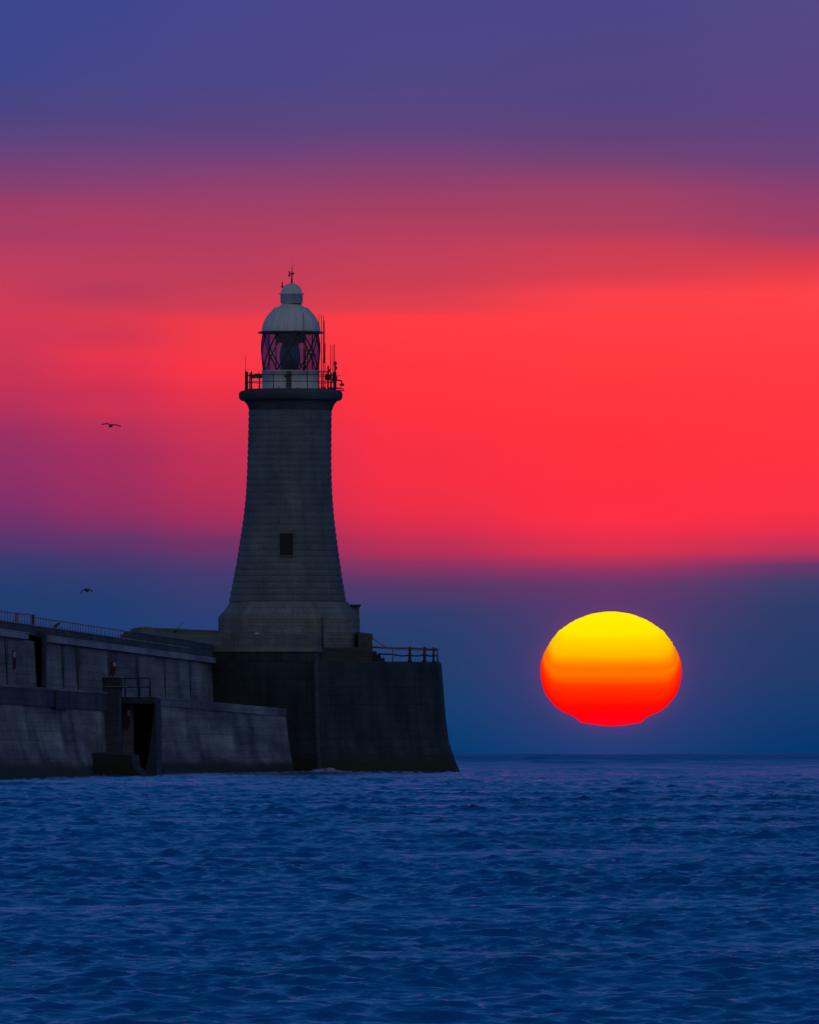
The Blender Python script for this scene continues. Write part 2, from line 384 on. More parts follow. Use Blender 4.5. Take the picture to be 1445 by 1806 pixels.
    N.put(p.inputs['Base Color'], (0.0, 0.11, 0.42, 1))
    sy = N.n('ShaderNodeSeparateXYZ'); N.l(pos, sy.inputs[0])
    far_ = N.mr(sy.outputs[1], 200, 3000, 0.0, 0.30)   # waves too small to see there act as roughness
    N.put(p.inputs['Roughness'], N.m('ADD', N.mr(n3, 0.35, 0.65, 0.04, 0.10), far_)); N.l(b.outputs[0], p.inputs['Normal'])
    o = N.n('ShaderNodeOutputMaterial'); N.l(p.outputs[0], o.inputs[0])
    me.materials.append(m)
    ob = bpy.data.objects.new('sea', me); link(ob); tag(ob, kind='structure')
make_sea()

# ------------------------------------------------------------------ the setting sun (self-luminous)
def make_sun():
    D = 29000.0; s = D/F; cx, cy = 1078, 1183
    L = [(1078.6,8),(1079.3,17),(1083,36),(1089.4,53),(1094,64),(1099.8,74),(1112,90.5),(1122,100),(1133,107.5),(1144,114),(1154,119),(1166,123),(1187,124.8),(1205.7,121.8),(1216,118.8),(1226,114.5),(1237,106),(1247,97),(1255.5,84.5),(1258,79),(1259.5,75),(1264,66),(1270,57),(1275,51),(1276.5,40),(1278.5,30),(1280.6,8)]
    c = xy(cx, cy, D)
    mb = MB(); seg = 180; R = []
    rr = random.Random(5); NL = 110
    ys = np.linspace(L[0][0], L[-1][0], NL); ws = np.interp(ys, [a for a, _ in L], [b for _, b in L])
    for y, w in zip(ys, ws):
        ja = [rr.uniform(-0.9, 0.9) for _ in range(seg)]
        base = rr.uniform(-1.0, 1.0)*(1.0 if y > 1240 or y < 1150 else 0.5)
        R.append([(c.x+(w+base+0.4*ja[i])*s*math.cos(2*math.pi*i/seg), c.y+(w+base)*s*math.sin(2*math.pi*i/seg), HC+(HOR-y)*s) for i in range(seg)])
    mb.rings(R, smooth=True, cap0=True, cap1=True)
    m, N = new_mat('sun_glow')
    ob = N.n('ShaderNodeTexCoord').outputs['Object']
    sp = N.n('ShaderNodeSeparateXYZ'); N.l(ob, sp.inputs[0])
    zn = N.m('DIVIDE', sp.outputs[2], (1280.6-1078.5)*s)            # 0 bottom, 1 top
    r = N.m('DIVIDE', N.m('ABSOLUTE', sp.outputs[0]), 124.5*s)
    # distance to the ellipse edge gives the redder, cooler limb
    zc = N.m('DIVIDE', N.m('SUBTRACT', zn, 0.48), 0.52)
    e = N.m('ADD', N.m('MULTIPLY', r, r), N.m('MULTIPLY', N.m('MULTIPLY', zc, zc), 0.55))
    limb = N.m('MULTIPLY', N.m('POWER', e, 6.5), 0.27)
    wv = N.noise(N.mapping(ob, scale=(0.003, 0.003, 0.04)), 1.0, 3, 0.5)
    tt = N.m('SUBTRACT', N.m('ADD', zn, N.m('MULTIPLY', N.m('SUBTRACT', wv, 0.5), 0.05)), limb)
    col = N.ramp(tt, [(0.0, lin((255,0,30))), (0.08, lin((255,0,14))), (0.17, lin((255,10,2))), (0.27, lin((255,35,0))), (0.35, lin((255,55,0))), (0.415, lin((255,98,0))), (0.45, lin((255,116,0))), (0.50, lin((255,112,0))), (0.55, lin((255,140,0))), (0.62, lin((255,185,0))), (0.72, lin((255,208,0))), (0.80, lin((255,232,0))), (0.95, lin((255,240,0)))])
    em = N.n('ShaderNodeEmission'); N.l(col, em.inputs[0]); em.inputs[1].default_value = 1.0
    o = N.n('ShaderNodeOutputMaterial'); N.l(em.outputs[0], o.inputs[0])
    so = mb.build('setting_sun', m)
    tag(so, 'large flattened sun glowing yellow on top and red below, low over the sea horizon', 'sun')
make_sun()

# ------------------------------------------------------------------ lighthouse
YL = 1080.0; S = YL/F
def lz(y): return HC+(HOR-y)*S
def lx(px): return (px-722.5)*S
LX = lx(510.0)
LH = empty('lighthouse', (LX, YL, lz(1166)), 'tall tapering stone lighthouse with white domed lantern on the end of the pier', 'lighthouse')
# shaft: rounded courses
def shaft_r(y): return float(np.interp(y, [720,723,770,816,845,874,905,932,960,991,1020,1049,1062], [73.0,73.0,73.4,74.0,74.8,76.2,79,82.4,86.2,90.8,95.8,101.0,103.4]))
def shaft_c(y): return float(np.interp(y, [723, 816, 874, 991, 1062], [512.0, 510.5, 510.0, 508.6, 507.4]))
mb = MB(); prof = []
n = 30; y0, y1 = 1062.0, 723.0
for i in range(n):
    for f, off in ((0.0, -0.75), (0.10, -0.15), (0.28, 0.4), (0.5, 0.55), (0.72, 0.4), (0.90, -0.15)):
        y = y0+(y1-y0)*(i+f)/n
        prof.append(((shaft_r(y)+off)*S, lz(y), lx(shaft_c(y))))
prof.append(((shaft_r(y1)-1.0)*S, lz(y1), lx(512.0)))
mb.lathe(prof, 0, YL, 160)
SH = mb.build('tower_shaft', M['tower'], LH)
# plinth with flared top, coursed drum
mb = MB(); prof = []
for y in range(1166, 1088, -1):
    k = (y-1088) % 11.2
    prof.append(((125.0-(1.1 if k < 1.2 else 0))*S, lz(y)))
for y, r in ((1088,124.5),(1082,119),(1077,114.5),(1072,110.5),(1067,107),(1062,104.4),(1061.9,99)): prof.append((r*S, lz(y)))
mb.lathe(prof, LX, YL, 128)
mb.build('plinth', M['plinth'], LH)
# window on the shaft: frame + black pane carrying the recess darkness (sits proud of the wall as a framed box)
W0, W1 = lx(494.4), lx(517.7); WZ0, WZ1 = lz(981), lz(942)
mb = MB(); yf = YL-shaft_r(981)*S-0.02
t_ = 0.07
for a, b, c_, d in ((W0-t_, W0, WZ0-t_, WZ1+t_), (W1, W1+t_, WZ0-t_, WZ1+t_), (W0, W1, WZ1, WZ1+t_), (W0, W1, WZ0-t_, WZ0)):
    mb.box(a, b, yf-0.10, yf+0.8, c_, d)
WIN = mb.build('window', M['tower'], LH)
mb = MB(); mb.box(W0+0.002, W1-0.002, yf-0.03, yf+0.1, WZ0+0.002, WZ1-0.002); mb.build('pane', M['pitch'], WIN)
mb = MB(); mb.box((W0+W1)/2-0.03, (W0+W1)/2+0.03, yf-0.06, yf-0.033, WZ0+0.003, WZ1-0.003); mb.build('frame', M['curtain'], WIN)
# gallery
LC = lx(512.8)
mb = MB()
prof = [(72.0,lz(724)),(73.5,lz(723)),(74.5,lz(720)),(76.3,lz(715)),(79.2,lz(710.5)),(81.8,lz(708)),(82.2,lz(706.5)),(86,lz(706.8)),(89.2,lz(705)),(91.2,lz(701.5)),(91.8,lz(697.5)),(91.2,lz(693.5)),(88.8,lz(690.2)),(85,lz(689)),(81.5,lz(688.2)),(78,lz(686.2)),(20,lz(685))]
mb.lathe([(r*S, z) for r, z in prof], LC, YL, 128, cap1=True)
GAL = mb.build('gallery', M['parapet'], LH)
# lantern base (white)
mb = MB()
mb.lathe([(52.2*S,lz(688)),(52.2*S,lz(684)),(50.6*S,lz(683.5)),(50.6*S,lz(656)),(52*S,lz(655.5)),(52*S,lz(653.6)),(44*S,lz(653.5))], LC, YL, 96)
MUR = mb.build('lantern_base', M['white'], LH)
mb = MB(); a = -math.pi/2-0.05
mb.box(LC-0.30, LC+0.05, YL-50.6*S-0.10, YL-50.6*S+0.25, lz(685.5), lz(655)); mb.build('door', M['steel'], MUR)
# glazing
mb = MB(); gp = []
for k in range(9):
    y = 653.5+(588.5-653.5)*k/8; gp.append(((49.6+0.9*math.sin(math.pi*k/8))*S, lz(y)))
mb.lathe(gp, LC, YL, 96)
LR = mb.build('lantern_glass', M['glass'], LH)
mb = MB()
nb = 8; gl_r = lambda f: (50.0+0.9*math.sin(math.pi*f))*S
for d in (-1, 1):
    for b in range(nb):
        pts = []
        for k in range(17):
            f = k/16; a = 2*math.pi*(b/nb+d*f*1.0/nb)+0.30
            rr = gl_r(f)+0.02*d
            pts.append((LC+rr*math.cos(a), YL+rr*math.sin(a), lz(653.5+(588.5-653.5)*f)))
        mb.tube(pts, 0.050, 6)
mb.build('glazing_bars', M['iron'], LH)
for b in range(4):
    mb = MB(); a = math.pi/4+b*math.pi/2+0.2
    mb.tube([(LC+46*S*math.cos(a), YL+46*S*math.sin(a), lz(654)), (LC+46*S*math.cos(a), YL+46*S*math.sin(a), lz(588))], 0.05, 6)
    mb.build('lantern_post', M['iron'], LH)
# blind under the roof and the optic
mb = MB(); mb.lathe([(26.5*S, lz(604)), (26.5*S, lz(588)), (25*S, lz(588)), (25*S, lz(604)), (26.5*S, lz(604))], LC-0.02, YL, 48)
mb.build('blind', M['curtain'], LH)
mb = MB()
prof = []
for k in range(29):
    f = k/28; r = 9.5+9.5*math.sin(math.pi*(0.13+0.80*f))**0.7
    prof.append(((r-(0.7 if k % 2 else 0))*S, lz(652-50*f)))
mb.lathe(prof, LC-0.05, YL, 48, cap0=True, cap1=True)
OPT = mb.build('optic', M['lens'], LH)
mb = MB(); mb.lathe([(11*S, lz(668)), (11*S, lz(652.1))], LC-0.05, YL, 24, cap0=True, cap1=True); mb.build('pedestal', M['iron'], OPT)
# roof
mb = MB()
prof = [(50,588.6),(57.2,588.2),(57.6,586.4),(56.8,585),(52.4,584)]
mb.lathe([(r*S, lz(y)) for r, y in prof]+[(49*S, lz(584))], LC, YL, 96)
mb.build('eave', M['iron'], LH)
mb = MB()
prof = [(51.8,584),(51.6,580),(50.9,575.5),(49.5,570.5),(47.4,565),(44.6,560),(41.0,555),(37.0,550.6),(33.2,547.2),(33.0,545.4),(31.0,545.0),(30.8,542.6),(25.0,541.8),(20.0,539.0),(17.4,536.5),(17.2,535)]
mb.lathe([(r*S, lz(y)) for r, y in prof], LC+0.03, YL, 96)
DOME = mb.build('dome', M['white'], LH)
CC = lx(514.4)
mb = MB()
prof = [(17.2,539),(17.2,534.6),(19.8,534.4),(19.8,519.2),(22.6,518.6),(22.6,517.2),(19.6,516.6),(18.6,514),(17.0,509.6),(14.2,505.4),(10.2,502),(5.2,499.8),(1.2,499)]
mb.lathe([(r*S, lz(y)) for r, y in prof], CC, YL, 64, cap1=True)
CUP = mb.build('cupola', M['white'], LH)
mb = MB(); mb.lathe([(17.5*S, lz(540)), (17.5*S, lz(534.7))], CC, YL, 48); mb.build('vent_band', M['steel'], CUP)
mb = MB(); mb.tube([(lx(499), YL, lz(506.5)), (lx(497.6), YL, lz(505.4))], 0.03, 6); mb.tube([(lx(497.8), YL, lz(506)), (lx(497.8), YL, lz(499))], 0.04, 6)
mb.ball((lx(497.8), YL, lz(505)), 0.09); mb.ball((lx(498.2), YL, lz(499)), 0.06); mb.tube([(lx(497.8), YL, lz(505)), (lx(504), YL, lz(505))], 0.02, 6); mb.build('wind_gauge', M['iron'], CUP)
# weather vane
mb = MB(); mb.tube([(lx(514.6), YL, lz(500)), (lx(515.1), YL, lz(484)), (lx(515.4), YL, lz(462.8))], 0.075, 8, 0.008)
VANE = mb.build('weather_vane', M['iron'], LH)
mb = MB()
mb.ball((lx(515), YL, lz(482.4)), 0.09); mb.tube([(lx(510.5), YL, lz(482.4)), (lx(518.3), YL, lz(482))], 0.035, 6)
mb.ball((lx(517.6), YL, lz(482)), 0.075)
P = [(508.4,477.5),(512.2,478.8),(511.2,482.5),(512.6,487.2),(508.0,487.8),(509.8,482.5)]
a_ = [tuple((lx(x), YL-0.02, lz(y))) for x, y in P]; b_ = [tuple((lx(x), YL+0.02, lz(y))) for x, y in P]
mb.rings([a_, b_], cap0=True, cap1=True); mb.build('vane_arrow', M['iron'], VANE)
# gallery railing: posts around, two rails
GR = 78.0*S
gy = {'b': lz(688), 't': lz(657.5)}
def rail_post(px, thick=0.09, top=657.5, depth=0.0):
    pass
rb = MB()
R = []
for z in (lz(662), lz(674)):
    pts = [(LC+GR*math.cos(a), YL+GR*math.sin(a), z) for a in np.linspace(0, 2*math.pi, 73)]
    rb.tube(pts, 0.028, 6)
GRL = rb.build('gallery_railing', M['iron'], LH)
NPOST = 16
for k in range(NPOST):
    a = 2*math.pi*(k/NPOST)+0.0
    x, y = LC+GR*math.cos(a), YL+GR*math.sin(a)
    fat = k in (0, 8)
    mb = MB(); mb.tube([(x, y, lz(688)), (x, y, lz(659))], 0.115 if fat else 0.030, 8)
    if fat: mb.ball((x, y, lz(658)), 0.13)
    else: mb.ball((x, y, lz(659)), 0.045)
    mb.build('post', M['iron'], GRL)
# cross beam from lantern to rail posts at the right and left
def part(name, fn, mat=None, parent=LH):
    mb = MB(); fn(mb); return mb.build(name, mat or M['iron'], parent)
part('gallery_beam', lambda m_: m_.box(lx(449), lx(463), YL-1.9, YL-1.4, lz(668), lz(660)), M['steel'])
part('gallery_beam', lambda m_: m_.box(lx(562), lx(582), YL-0.6, YL-0.5, lz(657), lz(655)), M['iron'])
part('floodlight', lambda m_: (m_.box(lx(440.5), lx(449), YL-1.6, YL-1.3, lz(668), lz(661)), m_.tube([(lx(444), YL-1.45, lz(688)), (lx(444), YL-1.45, lz(656))], 0.06)), M['iron'])
part('floodlight', lambda m_: (m_.ball((lx(578.6), YL-0.4, lz(665)), 0.22, sz=1.2), m_.tube([(lx(578.6), YL-0.4, lz(688)), (lx(579), YL-0.4, lz(645))], 0.06), m_.ball((lx(581), YL-0.4, lz(653)), 0.10)), M['iron'])
# whip aerials
for px_, yt, yb, r, dy_ in ((562.8,555,688,0.028,-0.5),(567.4,555.5,688,0.036,-0.8),(570.8,556.5,688,0.036,-0.2),(571.9,565,640,0.055,-0.2),(573.6,605,688,0.036,0.3),(583.2,608,688,0.036,-0.4),(587.2,607,672,0.036,0.3),(590.2,607,662,0.036,0.0),(536.1,552,655,0.030,-2.3),(433.3,626,659,0.022,0.0)):
    part('aerial', lambda m_: (m_.tube([(lx(px_), YL+dy_, lz(yb)), (lx(px_), YL+dy_, lz(yt))], r, 6, r*0.6), m_.tube([(lx(px_), YL+dy_, lz(yb)), (lx(px_), YL+dy_, lz(yb-6))], r*1.8, 6)))
def camarm(m_):
    m_.tube([(lx(591), YL, lz(690)), (lx(591.2), YL, lz(668)), (lx(591), YL, lz(640))], 0.10, 8, 0.04)
    m_.ball((lx(591.2), YL, lz(667)), 0.16, sz=1.6); m_.ball((lx(591.4), YL, lz(640.5)), 0.12, sz=1.3); m_.ball((lx(592.6), YL, lz(648.5)), 0.11, sz=1.2)
    m_.tube([(lx(591), YL, lz(671.3)), (lx(597), YL, lz(670.4)), (lx(602), YL, lz(671.3)), (lx(603.2), YL, lz(677))], 0.055, 8)
    m_.ball((lx(603.3), YL, lz(678.2)), 0.17, sx=1.0, sz=0.65)
part('camera_arm', camarm)
part('foghorn_bracket', lambda m_: (m_.tube([(lx(580), YL-0.3, lz(684.5)), (lx(602), YL-0.3, lz(684.8))], 0.05), m_.tube([(lx(594), YL+0.2, lz(688.3)), (lx(607.5), YL+0.2, lz(688.5))], 0.04), m_.tube([(lx(598), YL-0.3, lz(684.8)), (lx(607), YL-0.3, lz(686))], 0.03)))
part('wind_sensor', lambda m_: (m_.tube([(lx(592), YL, lz(662.5)), (lx(600), YL, lz(662.5))], 0.02), m_.ball((lx(599.5), YL, lz(662.5)), 0.035)))
part('hanging_lamp', lambda m_: (m_.lathe([(0.20, lz(629.5)), (0.17, lz(627)), (0.10, lz(622.5)), (0.03, lz(621))], lx(552.6), YL-2.25, 16, cap0=True, cap1=True), m_.tube([(lx(552.6), YL-2.25, lz(621)), (lx(552.4), YL-2.25, lz(618))], 0.03), m_.tube([(lx(536), YL-2.25, lz(619.5)), (lx(555.5), YL-2.25, lz(620))], 0.035)))  # lamp hanging by the lantern glazing
def ladder(m_):
    for x in (537.5, 543.0): m_.tube([(lx(x), YL-2.35, lz(655)), (lx(x), YL-2.35, lz(617))], 0.025)
    for k in range(7): m_.tube([(lx(537.5), YL-2.35, lz(651-k*5.2)), (lx(543), YL-2.35, lz(651-k*5.2))], 0.02)
part('ladder', ladder)
part('gallery_lamp', lambda m_: m_.ball((lx(493.2), YL-2.5, lz(684.5)), 0.085), M['sign'])
part('gallery_lamp', lambda m_: m_.ball((lx(525), YL-2.5, lz(684.5)), 0.07), M['sign'])
part('handle_bar', lambda m_: (m_.tube([(lx(502), YL-2.2, lz(664)), (lx(516), YL-2.2, lz(662.5))], 0.04), m_.tube([(lx(503), YL-2.2, lz(666.5)), (lx(507), YL-2.2, lz(663.5))], 0.05)))
part('drainpipe', lambda m_: m_.tube([(lx(570), YL-4.62, lz(1148)), (lx(570), YL-4.62, lz(1090))], 0.07), M['recess'])
part('roof_rod', lambda m_: m_.tube([(LC+0.2, YL-3, lz(588)), (LC+0.2, YL-3, lz(588.1))], 0.01))
bpy.data.objects.remove(bpy.data.objects['roof_rod'])
# doorway annex on the seaward side
mb = MB(); mb.box(lx(575), lx(633.5), YL+0.6, YL+4.6, lz(1166), lz(1068.3)); ANX = mb.build('porch', M['plinth'], LH)
mb = MB(); mb.box(lx(575), lx(636.5), YL+0.4, YL+4.8, lz(1068.2), lz(1066)); mb.box(lx(575), lx(635.2), YL+0.5, YL+4.7, lz(1070), lz(1068.2)); mb.build('porch_roof', M['parapet'], ANX)

# ------------------------------------------------------------------ pier head
HX, HY = LX, YL
ZD = xy(0, 1166, 1068).z
HEAD = empty('pier_head', (HX, HY, 0), 'massive dark stone pier head with battered sides under the lighthouse', 'pier head')
pl = [(2.05,-12.0),(10.6,-3.6),(10.82,1),(10.2,6.5),(5,11.0),(-5,11.0),(-10.6,7),(-11,0),(-10.3,-6.2)]
def batter(z):   # outward growth against height
    return float(np.interp(z, [-2.5, 0, 0.8, 2.2, 3.8, 5.6, ZD], [1.8, 1.22, 0.92, 0.50, 0.30, 0.18, 0.0]))
mb = MB(); R = []
for z in (-2.5, 0, 0.8, 1.5, 2.2, 3.0, 3.8, 4.7, 5.6, ZD-0.12, ZD):
    o = batter(z) - (0.10 if z == ZD else 0)
    ring = []
    for i, (x, y) in enumerate(pl):
        l = math.hypot(x, y); ring.append((HX+x+x/l*o*1.12, HY+y+y/l*o*1.12, z))
    R.append(ring)
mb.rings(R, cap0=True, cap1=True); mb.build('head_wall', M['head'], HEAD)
# corner quoins, in a paler stone than the head wall
mb = MB(); ring0 = []
for z in np.linspace(-1.5, ZD+0.5, 14):
    o = batter(min(z, ZD)); x, y = pl[0]; l = math.hypot(x, y)
    cxq = HX+x+x/l*o*1.12; cyq = HY+y+y/l*o*1.12
    ring0.append([(cxq-0.20, cyq-0.05, z), (cxq-0.02, cyq-0.12, z), (cxq+0.10, cyq-0.04, z), (cxq+0.10, cyq+0.5, z), (cxq-0.20, cyq+0.5, z)])
mb.rings(ring0, cap0=True, cap1=True); mb.build('corner_quoin', M['parapet'], HEAD)
# upper terrace the tower stands on, with steps down to the seaward deck
ZT = lz(1143.0)
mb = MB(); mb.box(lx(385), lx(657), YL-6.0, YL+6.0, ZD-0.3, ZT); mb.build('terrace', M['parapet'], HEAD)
for k in range(3):
    mb = MB(); mb.box(lx(657)+0.001+0.29*k, lx(657)+0.29*(k+1)+0.02, YL-3.0, YL+3.0, ZD-0.2, ZT-0.24*(k+1)); mb.build('step', M['parapet'], HEAD)
mb = MB(); mb.rings([[(lx(632), YL-2.5, ZT-0.1), (lx(657), YL-2.5, ZT-0.1), (lx(657), YL+2.5, ZT-0.1), (lx(632), YL+2.5, ZT-0.1)], [(lx(632), YL-2.5, lz(1115)), (lx(657), YL-2.5, lz(1118.5)), (lx(657), YL+2.5, lz(1118.5)), (lx(632), YL+2.5, lz(1115))]], cap0=True, cap1=True)
mb.build('stair_parapet', M['parapet'], HEAD)
# landward parapet on the left facet with pale coping band
def along(p, q, off, z0, z1, th, name, mat, parent):
    P_, Q_ = Vector((p[0], p[1], 0)), Vector((q[0], q[1], 0)); d = (Q_-P_).normalized(); nrm = Vector((d.y, -d.x, 0))
    a, b = P_+nrm*off, Q_+nrm*off; a2, b2 = a-nrm*th, b-nrm*th
    mb = MB(); mb.rings([[(a.x,a.y,z0),(b.x,b.y,z0),(b2.x,b2.y,z0),(a2.x,a2.y,z0)], [(a.x,a.y,z1),(b.x,b.y,z1),(b2.x,b2.y,z1),(a2.x,a2.y,z1)]], cap0=True, cap1=True)
    return mb.build(name, mat, parent)
pA = (HX+2.05-0.05, HY-12.0+0.05); pI = (HX-10.3, HY-6.2)
def zat(y, Y): return HC+(HOR-y)*Y/F
along(pI, pA, 0.0, ZD-0.05, zat(1150, 1069), 0.9, 'parapet_base', M['head'], HEAD)
along(pI, pA, 0.10, zat(1149.6, 1069), zat(1142.6, 1069), 1.1, 'coping', M['plinth'], HEAD)
along(pI, (pA[0], pA[1]), -0.15, zat(1142.6, 1069)+0.002, zat(1118, 1069), 0.6, 'parapet', M['tower'], HEAD)
# outer ring parapet seen over the pier wall at the left
mb = MB()
ptsL = [(xy(228.5,1112,1086), 1125), (xy(233,1108.5,1086), 1125), (xy(248,1106.2,1087), 1125), (xy(262,1105.8,1087), 1125), (xy(273,1107.6,1087), 1125), (xy(310,1108.6,1088), 1125), (xy(340,1110.4,1089), 1125), (xy(388,1112.2,1090), 1125)]
f0 = [(p.x, p.y, 7.4) for p, _ in ptsL]; f1 = [(p.x, p.y, p.z) for p, _ in ptsL]
g0 = [(p.x, p.y+0.8, 7.4) for p, _ in ptsL]; g1 = [(p.x, p.y+0.8, p.z) for p, _ in ptsL]
mb.rings([f0, f1, g1, g0], closed=False); mb.face([f0[0], g0[0], g1[0], f1[0]]); mb.face([f0[-1], f1[-1], g1[-1], g0[-1]])
mb.build('outer_parapet', M['pier'], HEAD)
mb = MB(); mb.box(lx(350)-4.2, lx(390), YL+4, YL+12, 4.0, lz(1118)); 
mb.build('landward_platform', M['parapet'], HEAD)
# wooden pole leaning over the outer parapet
mb = MB(); p0, p1 = xy(307,1117,1084), xy(323,1097,1084); mb.tube([p0, p1], 0.035, 6, 0.02)
mb.tube([xy(306,1113,1084), xy(313,1113,1084)], 0.06, 6)
tag(mb.build('pole', M['iron']), 'thin dark pole leaning over the outer parapet beside the lighthouse', 'pole')
# small white bulkhead lamp on the parapet
mb = MB(); q = xy(453.5, 1118.8, 1071); mb.ball((q.x, 1071.2, q.z), 0.17, sx=1.2, sz=0.8)
LMP = empty('bulkhead_lamp', (q.x, 1071.2, q.z), 'small pale round bulkhead lamp on the parapet in front of the lighthouse', 'lamp')
mb.build('lamp_globe', M['sign'], LMP)
mb = MB(); mb.box(q.x-0.12, q.x+0.12, 1071.3, 1071.8, q.z-0.2, q.z-0.08); mb.build('bracket', M['iron'], LMP)

# railing on the seaward deck
RY = lambda px_: 1068+(px_-562)*(1076.4-1068)/(778-562)
rbase = xy(730, 1168, 1077)
RL = empty('deck_railing', (rbase.x, 1077, ZD), 'rusty two rail iron railing round the seaward deck edge of the pier head', 'railing')
def dp(px_, py_, inset=0.35):
    Y = RY(px_)+inset; return xy(px_, py_, Y)
for px_, r in ((693,0.045),(723,0.10),(749,0.10),(765,0.075),(771.5,0.045)):
    mb = MB(); a, b = dp(px_, 1169.5), dp(px_, 1143.5); mb.tube([a, b], r, 8)
    if r > 0.07:
        mb.ball(b, r*1.25); mb.ball(dp(px_, 1155.5), r*1.5); mb.ball((a.x, a.y, a.z+0.12), r*1.7, sz=0.8)
    mb.build('post', M['iron'] if r > 0.05 else M['rust'], RL)
mb = MB(); mb.tube([xy(656,1141.5,1077), dp(693,1143.2), dp(723,1143.2), dp(749,1144.4), dp(771.5,1145.4)], 0.075, 6); mb.build('rail', M['rust'], RL)
mb = MB(); mb.tube([xy(668,1153.5,1077), dp(693,1154.2), dp(708,1157), dp(723,1156.2), dp(736,1157), dp(749,1155.4), dp(760,1157.2), dp(771.5,1156.6)], 0.06, 6); mb.build('rail', M['iron'], RL)
mb = MB(); mb.tube([dp(697,1146.2), dp(771.5,1147.4)], 0.03, 6); mb.build('rail', M['rust'], RL)
mb = MB(); mb.tube([dp(771.5,1145.4), dp(773,1168, 1.5)], 0.045, 6); mb.tube([dp(771.5,1145.4), xy(774, 1145.5, 1084)], 0.04, 6); mb.build('rail', M['rust'], RL)
mb = MB(); mb.tube([xy(657,1125.5,1078), xy(672,1136,1078), xy(684,1143.2,1078), xy(693,1143.6,1077)], 0.045, 6); mb.build('stair_handrail', M['rust'], RL)

# ------------------------------------------------------------------ pier (upper wall) and quay (lower wall)
class Line:
    def __init__(s, a, b):   # a, b: (px, Y)
        s.P = Vector(((a[0]-722.5)*a[1]/F, a[1])); s.Q = Vector(((b[0]-722.5)*b[1]/F, b[1]))
        d = (s.Q-s.P).normalized(); s.n = Vector((d.y, -d.x)) # towards +x
        s.a, s.b = a, b
    def Y(s, px_):
        ia, ib = 1/s.a[1], 1/s.b[1]
        return 1/(ia+(ib-ia)*(px_-s.a[0])/(s.b[0]-s.a[0]))
    def pt(s, px_):
        Y = s.Y(px_); return Vector(((px_-722.5)*Y/F, Y))
def sweep(mb, line, pxs, sec):
    """sec: (offset, z) polygon, or a function of px returning one; runs along the wall line"""
    R = []; us = []
    for p in pxs:
        c = line.pt(p); q = sec(p) if callable(sec) else sec
        R.append([(c.x+line.n.x*o, c.y+line.n.y*o, z) for o, z in q])
        us.append((c-line.P).length)
    n = len(R[0])
    for j in range(len(R)-1):
        for i in range(n):
            k = (i+1) % n; A, B = R[j], R[j+1]
            mb.face([A[i], B[i], B[k], A[k]], [(us[j], A[i][2]), (us[j+1], B[i][2]), (us[j+1], B[k][2]), (us[j], A[k][2])])
    mb.face(R[0]); mb.face(R[-1][::-1])
U = Line((0, 823.0), (378, 1075.0))
PIER = empty('pier', (U.pt(190).x-4, U.pt(190).y, 0), 'long high stone pier wall leading out to the lighthouse', 'pier')
xs_ = list(np.linspace(-90, 388, 25))
mb = MB(); sweep(mb, U, xs_, [(0.35,1.0),(0.0,7.7),(-8,7.7),(-8,1.0)]); mb.build('wall', M['pier'], PIER)
mb = MB(); sweep(mb, U, list(np.linspace(-90,41,6)), [(0.10,7.70),(0.30,7.72),(0.30,8.10),(-7.9,8.10),(-7.9,7.70)]); mb.build('coping', M['coping'], PIER)
mb = MB(); sweep(mb, U, list(np.linspace(79,378,14)), [(0.10,7.70),(0.30,7.72),(0.30,8.10),(-7.9,8.10),(-7.9,7.70)]); mb.build('coping', M['coping'], PIER)
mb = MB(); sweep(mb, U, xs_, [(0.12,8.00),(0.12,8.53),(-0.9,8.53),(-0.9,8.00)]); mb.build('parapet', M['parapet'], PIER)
mb = MB(); sweep(mb, U, list(np.linspace(-90,330,20)), [(0.17,8.53),(0.17,8.585),(-0.95,8.585),(-0.95,8.53)]); mb.build('parapet_ledge', M['coping'], PIER)
def hi(p): 
    z = 9.06 if p > 231.5 else 8.86
    return [(0.06,8.45),(0.06,z),(-0.5,z),(-0.5,8.45)]
mb = MB(); sweep(mb, U, [226,228,231,232]+list(np.linspace(240,385,10)), hi); mb.build('high_parapet', M['parapet'], PIER)
mb = MB(); sweep(mb, U, list(np.linspace(232,345,10)), [(0.10,9.06),(0.10,9.11),(-0.55,9.11),(-0.55,9.06)]); mb.build('parapet_ledge', M['plinth'], PIER)
# vertical rebates / pipes down the wall face
for p in (8, 108, 133, 190, 240, 288, 333):
    mb = MB(); c = U.pt(p); w = 0.045 if p in (133, 190) else 0.025
    mb.box(c.x+0.12, c.x+0.12+2*w, c.y-0.3, c.y+0.6, 3.2, 7.66); mb.build('drainpipe', M['parapet'], PIER)
# projecting bay with dark doorway
mb = MB(); yb = U.Y(60)
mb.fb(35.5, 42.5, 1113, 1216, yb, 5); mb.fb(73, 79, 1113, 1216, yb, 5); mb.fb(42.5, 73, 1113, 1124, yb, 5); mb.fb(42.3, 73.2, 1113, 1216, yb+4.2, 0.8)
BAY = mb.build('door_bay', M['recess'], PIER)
mb = MB(); mb.fb(37, 42, 1100, 1113, yb+0.3, 1.0); mb.build('bay_pier', M['pier'], BAY)
mb = MB(); q = xy(38.5, 1192, yb); mb.ball((q.x, yb-0.1, q.z), 0.07); mb.build('door_lamp', M['sign'], BAY)
